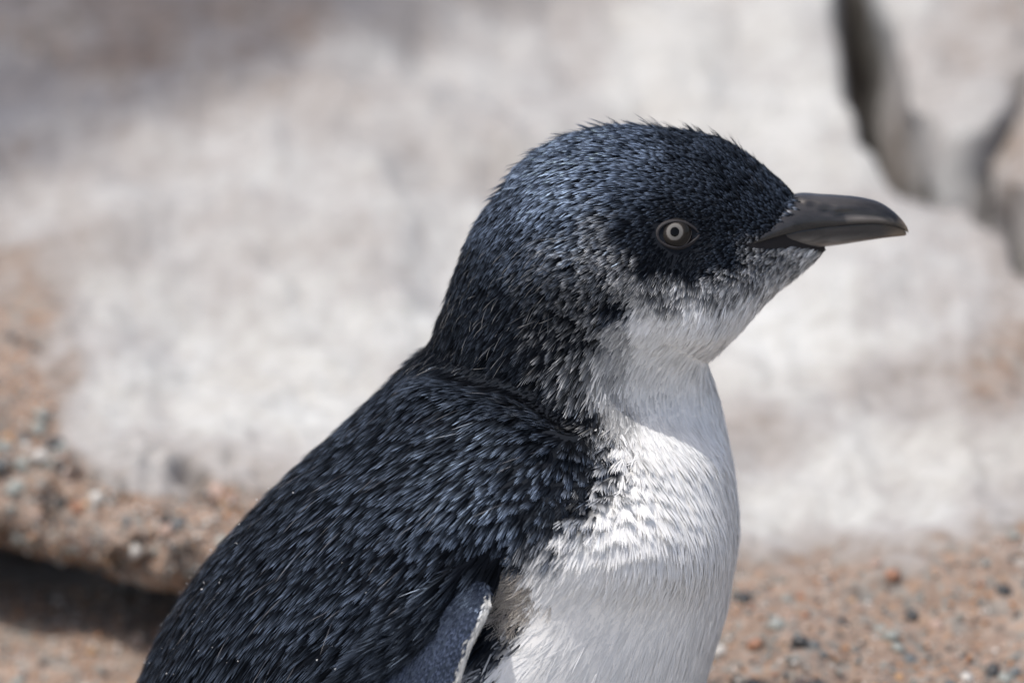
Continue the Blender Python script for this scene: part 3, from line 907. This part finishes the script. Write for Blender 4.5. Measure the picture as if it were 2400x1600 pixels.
body_parts.append(strands(Pq[m], Nq[m], L[m], Wd[m], lift[m], curl[m], 6, (.00036 * fs)[m], tip[m], root[m], .10, colvar=.02, tilt=.12, roll=.10))
print("body feathers", n)
# fill under the rows
si, ai = scatter(42000, 11.5, 26.5); Pq, Nq = surf(si, ai); u, v = w2p(Pq); u = u / K; v = v / K
r = np.where(far_side(Pq) | (v > 1640), .0030, .0017); kp = thin(Pq, r)
Pq, Nq, u, v = Pq[kp], Nq[kp], u[kp], v[kp]; n = len(Pq)
ww, tip, root = colours(u, v, (.5, .85)); dk = (ww < .4)[:, None]
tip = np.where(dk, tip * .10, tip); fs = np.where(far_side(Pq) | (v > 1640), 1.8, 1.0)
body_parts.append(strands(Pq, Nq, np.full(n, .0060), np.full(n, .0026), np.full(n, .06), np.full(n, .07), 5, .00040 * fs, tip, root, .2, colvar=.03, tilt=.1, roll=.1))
# loose bright filaments on back and breast
si, ai = scatter(60000, 12, 21); Pq, Nq = surf(si, ai); m = np.flatnonzero(~far_side(Pq))[:900]
Pq, Nq = Pq[m], Nq[m]; n = len(m); u, v = w2p(Pq); ww = white_at(u / K, v / K)[:, None]
tipc = np.where(ww > .4, np.array([.84, .84, .84]), np.array([.30, .29, .29])) * np.ones((n, 3))
rt = np.where(ww > .4, np.array([.8, .8, .8]), np.array([.05, .05, .06])) * np.ones((n, 3))
sel = ((ww[:, 0] > .9) | ((ww[:, 0] < .05) & (rng.random(n) < .22)))
body_parts.append(strands(Pq[sel], Nq[sel], (.010 * rng.uniform(.5, 1.3, n))[sel], np.full(n, .0006)[sel], (np.full(n, .17) + .06 * rng.standard_normal(n))[sel], np.full(n, .10)[sel], 1, np.full(n, .00014)[sel], tipc[sel], rt[sel], .28))
# long shoulder feathers draped over the root of the flipper
si, ai = scatter(160000, 15, 21); Pq, Nq = surf(si, ai); u, v = w2p(Pq); u = u / K; v = v / K
dl = poly_dist(np.stack([u, v], -1), [(1120, 1300), (1085, 1325), (1050, 1350), (1000, 1400), (930, 1470), (860, 1540), (800, 1600)])
m = np.flatnonzero((dl < 40)); m = m[thin(Pq[m], np.full(len(m), .0014))]
Pq, Nq, u, v = Pq[m] + Nq[m] * .0016, Nq[m], u[m], v[m]; n = len(m)
_, tip, root = colours(u, v)
body_parts.append(strands(Pq, Nq, .0105 * rng.uniform(.8, 1.25, n), np.full(n, .0034), np.full(n, .30) + .05 * rng.standard_normal(n), np.full(n, .10), 9, np.full(n, .00030), tip * .8, root, .12, colvar=.35, grad=(0, 0, .14, 1.0)))
# tan down in the wing pit
si, ai = scatter(120000, 15, 20); Pq, Nq = surf(si, ai); u, v = w2p(Pq); u = u / K; v = v / K
g = np.exp(-((u - 1165) / 42) ** 2 - ((v - 1358) / 50) ** 2)
m = np.flatnonzero((rng.random(len(u)) < g * .9))[:1500]
Pq, Nq = Pq[m], Nq[m]; n = len(m)
body_parts.append(strands(Pq, Nq, .0055 * rng.uniform(.5, 1.2, n), np.full(n, .003), np.full(n, .20) + .10 * rng.standard_normal(n), np.full(n, .1), 5, np.full(n, .00011),
                          np.tile([.60, .55, .48], (n, 1)), np.tile([.26, .23, .20], (n, 1)), .5))
build_plumage("head_feathers", head_parts, body, M_FEATHER)
build_plumage("body_feathers", body_parts, body, M_FEATHER)

# ---- surface lookup for things that sit on the near flank
nearmask = (BG[:, :, 1] < 0)
su = uu[nearmask]; sv = vv[nearmask]; sy = BG[:, :, 1][nearmask]


def skin_y(u, v):
    u = np.atleast_1d(np.asarray(u, float)); v = np.atleast_1d(np.asarray(v, float)); out = []
    for a, b in zip(u, v):
        d = (su - a) ** 2 + (sv - b) ** 2; i = np.argpartition(d, 4)[:4]; w = 1 / (d[i] + 1)
        out.append((sy[i] * w).sum() / w.sum())
    return np.array(out)


def p2s(u, v, Y): return p2w(np.asarray(u) * K, np.asarray(v) * K, Y)


# ---- eyes
m_eye, nt, b = principled("eye", rough=.05, spec=.12)
tc = N(nt, "ShaderNodeTexCoord"); sep = N(nt, "ShaderNodeSeparateXYZ"); cmb = N(nt, "ShaderNodeCombineXYZ"); vl = N(nt, "ShaderNodeVectorMath", operation='LENGTH')
off_ = N(nt, "ShaderNodeVectorMath", operation='ADD'); nt.links.new(tc.outputs["Object"], off_.inputs[0]); nt.links.new(off_.outputs[0], sep.inputs[0]); nt.links.new(sep.outputs[0], cmb.inputs[0]); nt.links.new(sep.outputs[2], cmb.inputs[1])
nt.links.new(cmb.outputs[0], vl.inputs[0])
mr = N(nt, "ShaderNodeMapRange"); mr.inputs[1].default_value = 0; mr.inputs[2].default_value = .005
nt.links.new(vl.outputs["Value"], mr.inputs[0])
no = N(nt, "ShaderNodeTexNoise"); no.inputs["Scale"].default_value = 2600; nt.links.new(tc.outputs["Object"], no.inputs["Vector"])
ad = N(nt, "ShaderNodeMath", operation='MULTIPLY_ADD'); ad.inputs[1].default_value = .05; nt.links.new(no.outputs[0], ad.inputs[0]); nt.links.new(mr.outputs[0], ad.inputs[2])
rp = ramp(nt, [(0, (.003, .003, .003)), (.225, (.003, .003, .003)), (.25, (.12, .115, .108)), (.36, (.16, .153, .143)), (.405, (.11, .10, .092)), (.435, (.028, .024, .021)),
               (.58, (.016, .014, .012)), (.78, (.015, .013, .012)), (.82, (.085, .08, .076)), (.86, (.014, .011, .010)), (1, (.016, .011, .009))], ad.outputs[0])
nt.links.new(rp.outputs[0], b.inputs["Base Color"])
b.inputs["Coat Weight"].default_value = .0
m_lid, nt2, b2 = principled("eyelid_skin", (.024, .022, .024), .7, .3)
m_bill, ntb, bb = principled("bill_horn", rough=.22, spec=.42)
tcb = N(ntb, "ShaderNodeTexCoord"); mpb = N(ntb, "ShaderNodeMapping"); mpb.inputs["Scale"].default_value = (60, 300, 330); nb_ = N(ntb, "ShaderNodeTexNoise"); nb_.inputs["Scale"].default_value = 1; nb_.inputs["Detail"].default_value = 6
ntb.links.new(tcb.outputs["Object"], mpb.inputs[0]); ntb.links.new(mpb.outputs[0], nb_.inputs["Vector"])
atb = N(ntb, "ShaderNodeAttribute", attribute_name="tint")
rb_ = ramp(ntb, [(.3, (.45, .45, .46)), (.7, (1.75, 1.72, 1.68))], nb_.outputs[0])
mb_ = N(ntb, "ShaderNodeMix", data_type='RGBA', blend_type='MULTIPLY'); mb_.inputs[0].default_value = 1
ntb.links.new(atb.outputs["Color"], mb_.inputs[6]); ntb.links.new(rb_.outputs[0], mb_.inputs[7]); ntb.links.new(mb_.outputs[2], bb.inputs["Base Color"])
bpb = N(ntb, "ShaderNodeBump"); bpb.inputs["Strength"].default_value = .5; bpb.inputs["Distance"].default_value = .0004
ntb.links.new(nb_.outputs[0], bpb.inputs["Height"]); ntb.links.new(bpb.outputs[0], bb.inputs["Normal"])

_a = skin_y([EYE_C[0] - 48, EYE_C[0] + 48, EYE_C[0], EYE_C[0]], [EYE_C[1], EYE_C[1], EYE_C[1] - 36, EYE_C[1] + 36])
ey = _a.mean(); ey_u = (_a[1] - _a[0]) / 96; ey_v = (_a[3] - _a[2]) / 72
for sgn in (1, -1):
    mu_, mv_ = ey_u / (PX * K), ey_v / (PX * K); he_ = .0036
    cu_, cv_ = EYE_C[0] + 3 - mu_ * he_ / (PX * K), 537.5
    c = p2s(cu_, cv_, ey + he_)
    if sgn > 0:
        ring = p2s(1550, 533.5, ey - .002); off_.inputs[1].default_value = (-(ring[0] - c[0]), 0, -(ring[2] - c[2]))
    bm = bmesh.new(); bmesh.ops.create_uvsphere(bm, u_segments=48, v_segments=32, radius=.0053)
    # a slightly bulging cornea over the iris
    for q in bm.verts:
        rr = math.hypot(q.co.x, q.co.z)
        if q.co.y < 0 and rr < .0024: q.co.y -= .00015 * (1 - (rr / .0024) ** 2)
    me = bpy.data.meshes.new("eye"); bm.to_mesh(me); bm.free()
    e = new_obj("eye", me, m_eye, body)
    e.location = Vector(c) - Vector(OFF) if sgn > 0 else Vector((c[0], -c[1], c[2])) - Vector(OFF)
    if sgn < 0: e.rotation_euler = (0, 0, math.pi)
    # lids: an almond opening with a soft rim and a skirt that runs into the feathers
    n = 64; V = []
    th_ = np.linspace(0, 2 * np.pi, n, endpoint=False)
    ax = 43 + 6 * (np.cos(th_) > 0) * np.cos(th_) ** 3; bz = 28.5
    lu = np.cos(th_) * ax; lv = np.sin(th_) * bz * (1 - .30 * np.clip(np.cos(th_), 0, 1) ** 2)
    y0 = ey - .0004
    prof = [(.95, .0010), (.96, .0001), (1.0, -.00035), (1.06, -.00045), (1.14, -.0002), (1.25, .0004), (1.4, .0016)]
    for sc_, dy in prof:
        uq = EYE_C[0] + 2 + lu * sc_; vq = EYE_C[1] + 1 + lv * sc_
        yy = y0 + dy + ey_u * (uq - EYE_C[0]) + ey_v * (vq - EYE_C[1]) + .0005 * (np.cos(th_) * sc_) ** 2
        V.append(p2s(uq, vq, yy))
    V = np.array(V).reshape(-1, 3)
    if sgn < 0: V[:, 1] *= -1
    me = mesh_from("eyelid", V - OFF, grid_faces(len(prof), n, wrap=True))
    new_obj("eyelid", me, m_lid, body)

# ---- bill
def loft_bill(name, st, upper):
    st = catmull(np.array(st, float), 90); m = 40; V = []; Cc = []
    for (u0, top, bot, hw) in st:
        a = np.linspace(0, 2 * np.pi, m, endpoint=False)
        yy = np.cos(a); zz = np.sin(a)
        if upper:
            vz = np.where(zz >= 0, bot + (top - bot) * np.abs(zz) ** .85, bot + (top - bot) * -.03 * np.abs(zz))
            wy = hw * np.sign(yy) * np.abs(yy) ** (1.25 - .45 * smooth(1790, 1950, u0)) * np.where(zz > 0, 1 - .12 * zz, 1)
        else:
            vz = np.where(zz >= 0, top + (bot - top) * .04 * (1 - zz), top + (bot - top) * np.abs(zz) ** .8)
            wy = hw * .90 * np.sign(yy) * np.abs(yy) ** .75
        y = wy * PX
        uq = np.full(m, u0)
        # grooves
        if upper:
            gu = poly_dist(np.stack([uq, vz], -1), [(1850, 462), (1885, 478), (1930, 492), (1985, 503), (2060, 508)])
            dent = .0011 * np.exp(-(gu / 5.5) ** 2) * (1 - .7 * smooth(1960, 2060, u0)); y = y * (1 - dent / (hw * PX + 1e-6))
            gu2 = poly_dist(np.stack([uq, vz], -1), [(1880, 470), (1930, 484), (1965, 492)])
            y = y * (1 + .0006 * np.exp(-(gu2 / 4) ** 2) / (hw * PX + 1e-6))
        V.append(p2w(uq, vz, y) + np.array([0, 0, 0]))
        base = np.array([.028, .027, .028])
        if upper:
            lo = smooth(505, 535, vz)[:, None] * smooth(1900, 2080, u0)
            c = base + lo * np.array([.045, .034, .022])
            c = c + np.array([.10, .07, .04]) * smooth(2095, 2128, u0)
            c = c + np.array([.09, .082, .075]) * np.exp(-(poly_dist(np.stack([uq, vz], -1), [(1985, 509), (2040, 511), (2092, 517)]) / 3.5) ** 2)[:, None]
            c = c * (1 - .8 * np.exp(-((vz - bot) / 2.5) ** 2))[:, None]  # dark bill edge, with the mouth's shadow gap painted in
        else:
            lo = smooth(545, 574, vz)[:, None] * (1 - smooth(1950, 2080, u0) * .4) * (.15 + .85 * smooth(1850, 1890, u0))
            c = base * .95 + lo * np.array([.10, .096, .092])
            c = c + np.array([.09, .065, .04]) * smooth(2060, 2118, u0)
        Cc.append(np.broadcast_to(c, (m, 3)))
    if upper:                              # short feathers run out over the root of the bill
        Vg = np.array(V); gn = grid_normals(Vg)
        if ((Vg - Vg.mean(1, keepdims=True)) * gn).sum() < 0: gn = -gn
        cnt = 9000; ii = rng.random(cnt) * (len(st) - 1.01); jj = rng.random(cnt) * m
        i0 = ii.astype(int); j0 = jj.astype(int) % m; j1 = (j0 + 1) % m; fi = (ii - i0)[:, None]; fj = (jj - jj.astype(int))[:, None]
        lerp = lambda A: (A[i0, j0] * (1 - fj) + A[i0, j1] * fj) * (1 - fi) + (A[i0 + 1, j0] * (1 - fj) + A[i0 + 1, j1] * fj) * fi
        Pp = lerp(Vg); Nn = lerp(gn); Nn /= np.linalg.norm(Nn, axis=1, keepdims=True) + 1e-9
        uu_, vv_ = w2p(Pp); q_ = np.stack([uu_ / K, vv_ / K], -1)
        kp = in_poly(q_, [(1690, 440), (1826, 444), (1846, 464), (1838, 484), (1812, 505), (1770, 533), (1715, 558), (1690, 560)]) & thin(Pp, np.full(cnt, .00062))
        Pp, Nn, q_ = Pp[kp], Nn[kp], q_[kp]; n_ = len(Pp)
        _, tp, rt_ = colours(q_[:, 0], q_[:, 1])
        part = strands(Pp, Nn, .0024 * rng.uniform(.8, 1.2, n_), np.full(n_, .0008), np.full(n_, .12), np.full(n_, .05), 4, np.full(n_, .00030), tp, rt_, .12, colvar=.3)
        build_plumage("bill_feathers", [part], body, M_FEATHER)
    V = np.array(V).reshape(-1, 3)
    ends = np.array([V[:m].mean(0), V[-m:].mean(0)]); nv = len(V)
    F = grid_faces(len(st), m, wrap=True) + [(nv, (j + 1) % m, j) for j in range(m)] + [(nv + 1, nv - m + j, nv - m + (j + 1) % m) for j in range(m)]
    me = mesh_from(name, np.vstack([V, ends]) - OFF, F)
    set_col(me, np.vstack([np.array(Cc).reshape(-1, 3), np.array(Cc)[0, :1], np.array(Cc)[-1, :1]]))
    bm = bmesh.new(); bm.from_mesh(me); bmesh.ops.recalc_face_normals(bm, faces=bm.faces); bm.to_mesh(me); bm.free()
    return new_obj(name, me, m_bill, body)


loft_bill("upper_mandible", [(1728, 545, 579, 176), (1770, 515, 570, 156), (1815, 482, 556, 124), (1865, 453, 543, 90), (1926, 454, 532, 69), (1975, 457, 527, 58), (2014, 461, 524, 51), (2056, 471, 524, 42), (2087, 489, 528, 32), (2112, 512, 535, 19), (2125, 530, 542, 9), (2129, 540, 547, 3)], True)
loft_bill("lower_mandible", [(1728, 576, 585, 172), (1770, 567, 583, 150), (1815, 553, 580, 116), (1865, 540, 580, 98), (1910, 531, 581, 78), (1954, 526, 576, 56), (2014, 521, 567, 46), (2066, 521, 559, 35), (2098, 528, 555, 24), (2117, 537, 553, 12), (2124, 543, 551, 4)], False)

# ---- flippers
LE = np.array([(1085, 1300), (1122, 1345), (1126, 1390), (1106, 1440), (1078, 1500), (1058, 1568), (1036, 1660), (1005, 1780), (965, 1900), (915, 1990), (880, 2020)], float)
TE = np.array([(1030, 1310), (1000, 1370), (965, 1430), (925, 1490), (885, 1540), (850, 1600), (815, 1680), (785, 1780), (780, 1900), (820, 1990), (860, 2020)], float)
LEc, TEc = catmull(LE, 80), catmull(TE, 80)
m_flip = M_SKIN
nfa = 36
for sgn in (1, -1):
    V = []; Cc = []; surf_pts = []; surf_n = []; surf_uv = []; surf_f = []
    for i in range(80):
        a = np.linspace(0, 2 * np.pi, nfa, endpoint=False)
        f = .5 - .5 * np.cos(a)                       # 0 leading edge .. 1 trailing edge
        uq = LEc[i, 0] + (TEc[i, 0] - LEc[i, 0]) * f; vq = LEc[i, 1] + (TEc[i, 1] - LEc[i, 1]) * f
        k = i / 79
        if i == 0: pass
        um = (LEc[i] + TEc[i]) / 2
        yb = skin_y(um[0], um[1])[0]
        thick = .0048 * (1 - .55 * k) * (1 - .6 * smooth(.3, 1, f)) * min(1, (1 - k) * 8 + .15)
        y = yb - .0028 - .0030 * (1 - f) * smooth(0, .25, k) + .004 * (1 - smooth(0, .18, k)) - np.sin(a) * thick * .5 + .002 * f * f
        V.append(p2s(uq, vq, y))
    V = np.array(V)
    if sgn < 0: V[:, :, 1] *= -1
    Vf = V.reshape(-1, 3)
    nv = len(Vf); F = grid_faces(80, nfa, wrap=True) + [(nv, (j + 1) % nfa, j) for j in range(nfa)] + [(nv + 1, nv - nfa + j, nv - nfa + (j + 1) % nfa) for j in range(nfa)]
    allv = np.vstack([Vf, Vf[:nfa].mean(0), Vf[-nfa:].mean(0)])
    me = mesh_from("flipper", allv - OFF, F)
    fgrid = np.tile(.5 - .5 * np.cos(np.linspace(0, 2 * np.pi, nfa, endpoint=False)), 80)
    fc = np.concatenate([fgrid, [.5, .5]])
    kc = np.concatenate([np.repeat(np.arange(80) / 79, nfa), [0, 1]])
    cw = (1 - smooth(.04, .09, fc))[:, None] * smooth(.13, .2, kc)[:, None]
    set_col(me, np.array([.03, .04, .06]) * (1 - cw) + np.array([.6, .6, .58]) * cw)
    bm = bmesh.new(); bm.from_mesh(me); bmesh.ops.recalc_face_normals(bm, faces=bm.faces); bm.to_mesh(me); bm.free()
    fl = new_obj("flipper", me, M_SKIN, penguin)
    # scale-like feathers
    Gn = grid_normals(V)
    cen = V.mean(1, keepdims=True)
    if ((V - cen) * Gn).sum() < 0: Gn = -Gn
    cnt = 15000 if sgn > 0 else 5000
    ii = rng.random(cnt) * 78.9; jj = rng.random(cnt) * nfa
    i0 = ii.astype(int); j0 = jj.astype(int) % nfa; j1 = (j0 + 1) % nfa; fi = (ii - i0)[:, None]; fj = (jj - jj.astype(int))[:, None]
    lerp = lambda A: (A[i0, j0] * (1 - fj) + A[i0, j1] * fj) * (1 - fi) + (A[i0 + 1, j0] * (1 - fj) + A[i0 + 1, j1] * fj) * fi
    Pp = lerp(V); Nn = lerp(Gn); Nn /= np.linalg.norm(Nn, axis=1, keepdims=True)
    fa = .5 - .5 * np.cos(jj / nfa * 2 * np.pi)
    kp = thin(Pp, np.full(len(Pp), .00075 if sgn > 0 else .0014))
    Pp, Nn, fa, ii = Pp[kp], Nn[kp], fa[kp], ii[kp]; n = len(Pp)
    cw = ((fa + rng.normal(0, .03, n) < .10 - .03 * smooth(20, 50, ii)) & (ii + rng.normal(0, 1.5, n) > 12))[:, None]
    bluec = np.array([.13, .16, .245]) * (1 - .6 * smooth(.25, .7, fa))[:, None] * (.12 + .88 * smooth(6, 26, ii))[:, None]
    tipc = np.where(cw, np.array([.52, .515, .50]), bluec); rc = np.where(cw, np.array([.6, .59, .56]), np.tile([.018, .024, .04], (n, 1)))
    part = strands(Pp, Nn, .0019 * rng.uniform(.8, 1.2, n), np.full(n, .0009), np.full(n, .10), np.full(n, .05), 4, np.full(n, .00024 if sgn > 0 else .0004), tipc, rc, .12,
                   flow=np.tile([-.42, .9], (n, 1)) / np.hypot(.42, .9))
    build_plumage("flipper_feathers", [part], fl, M_FEATHER)

# ---- feet and tail, below the frame
m_foot, _, _ = principled("foot_skin", (.42, .36, .34), .6, .3)
for sgn in (1, -1):
    bm = bmesh.new()
    def tube(pts, rad, segs=12):
        rings = []
        for (p, r_) in zip(pts, rad):
            rings.append([bm.verts.new(Vector(p) + Vector((0, math.cos(a) * r_, math.sin(a) * r_ * .7)) if abs(pts[0][2] - pts[-1][2]) < .012 else Vector(p) + Vector((math.cos(a) * r_, math.sin(a) * r_, 0))) for a in np.linspace(0, 2 * math.pi, segs, endpoint=False)])
        for A, B in zip(rings[:-1], rings[1:]):
            for j in range(segs): bm.faces.new((A[j], A[(j + 1) % segs], B[(j + 1) % segs], B[j]))
        bm.faces.new(rings[0][::-1]); bm.faces.new(rings[-1])
    x0, y0 = -.035, -.028 * sgn
    tube([(x0, y0, .045), (x0, y0, .025), (x0 + .002, y0, .006)], [.010, .008, .008])
    for k in (-1, 0, 1):
        yy = y0 + k * .011
        tube([(x0 - .004, y0 + k * .003, .006), (x0 + .018, y0 + k * .008, .0055), (x0 + .036, yy, .0045), (x0 + .044, yy, .002)], [.006, .0048, .004, .0012])
    # web between the toes
    w1 = [bm.verts.new((x0, y0 - .004, .0045)), bm.verts.new((x0 + .032, y0 - .011, .0035)), bm.verts.new((x0 + .028, y0, .0035)), bm.verts.new((x0 + .032, y0 + .011, .0035)), bm.verts.new((x0, y0 + .004, .0045))]
    bm.faces.new(w1)
    bmesh.ops.recalc_face_normals(bm, faces=bm.faces)
    me = bpy.data.meshes.new("foot"); bm.to_mesh(me); bm.free()
    for q in me.vertices: q.co.x -= OFF[0]
    new_obj("foot", me, m_foot, penguin)

# ---- pale flecks of feather dust caught on the back
si, ai = scatter(20000, 15, 21); Pq, Nq = surf(si, ai); u, v = w2p(Pq); u = u / K; v = v / K
m = np.flatnonzero((~far_side(Pq)) & (white_at(u, v) < .05) & (u < 900) & (rng.random(len(u)) < .02 + .1 * (u < 560)))[:70]
Pq, Nq = Pq[m] + Nq[m] * .0014, Nq[m]; n = len(m)
t = rng.normal(0, 1, (n, 6, 3)); t /= np.linalg.norm(t, axis=2, keepdims=True)
V = Pq[:, None] + t * (.00012 + .00030 * rng.random((n, 1, 1)) ** 2)
T = np.array([[0, 1, 2], [0, 2, 3], [0, 3, 4], [1, 4, 5], [2, 5, 3], [0, 4, 1]])
tr = (np.arange(n)[:, None, None] * 6 + T[None]).reshape(-1, 3)
me = fast_mesh("feather_dust", V.reshape(-1, 3) - OFF, np.zeros((0, 4), int), tr, np.full((n * 6, 3), .75))
o = new_obj("feather_dust", me, M_GRIT, body, False); o["kind"] = "stuff"
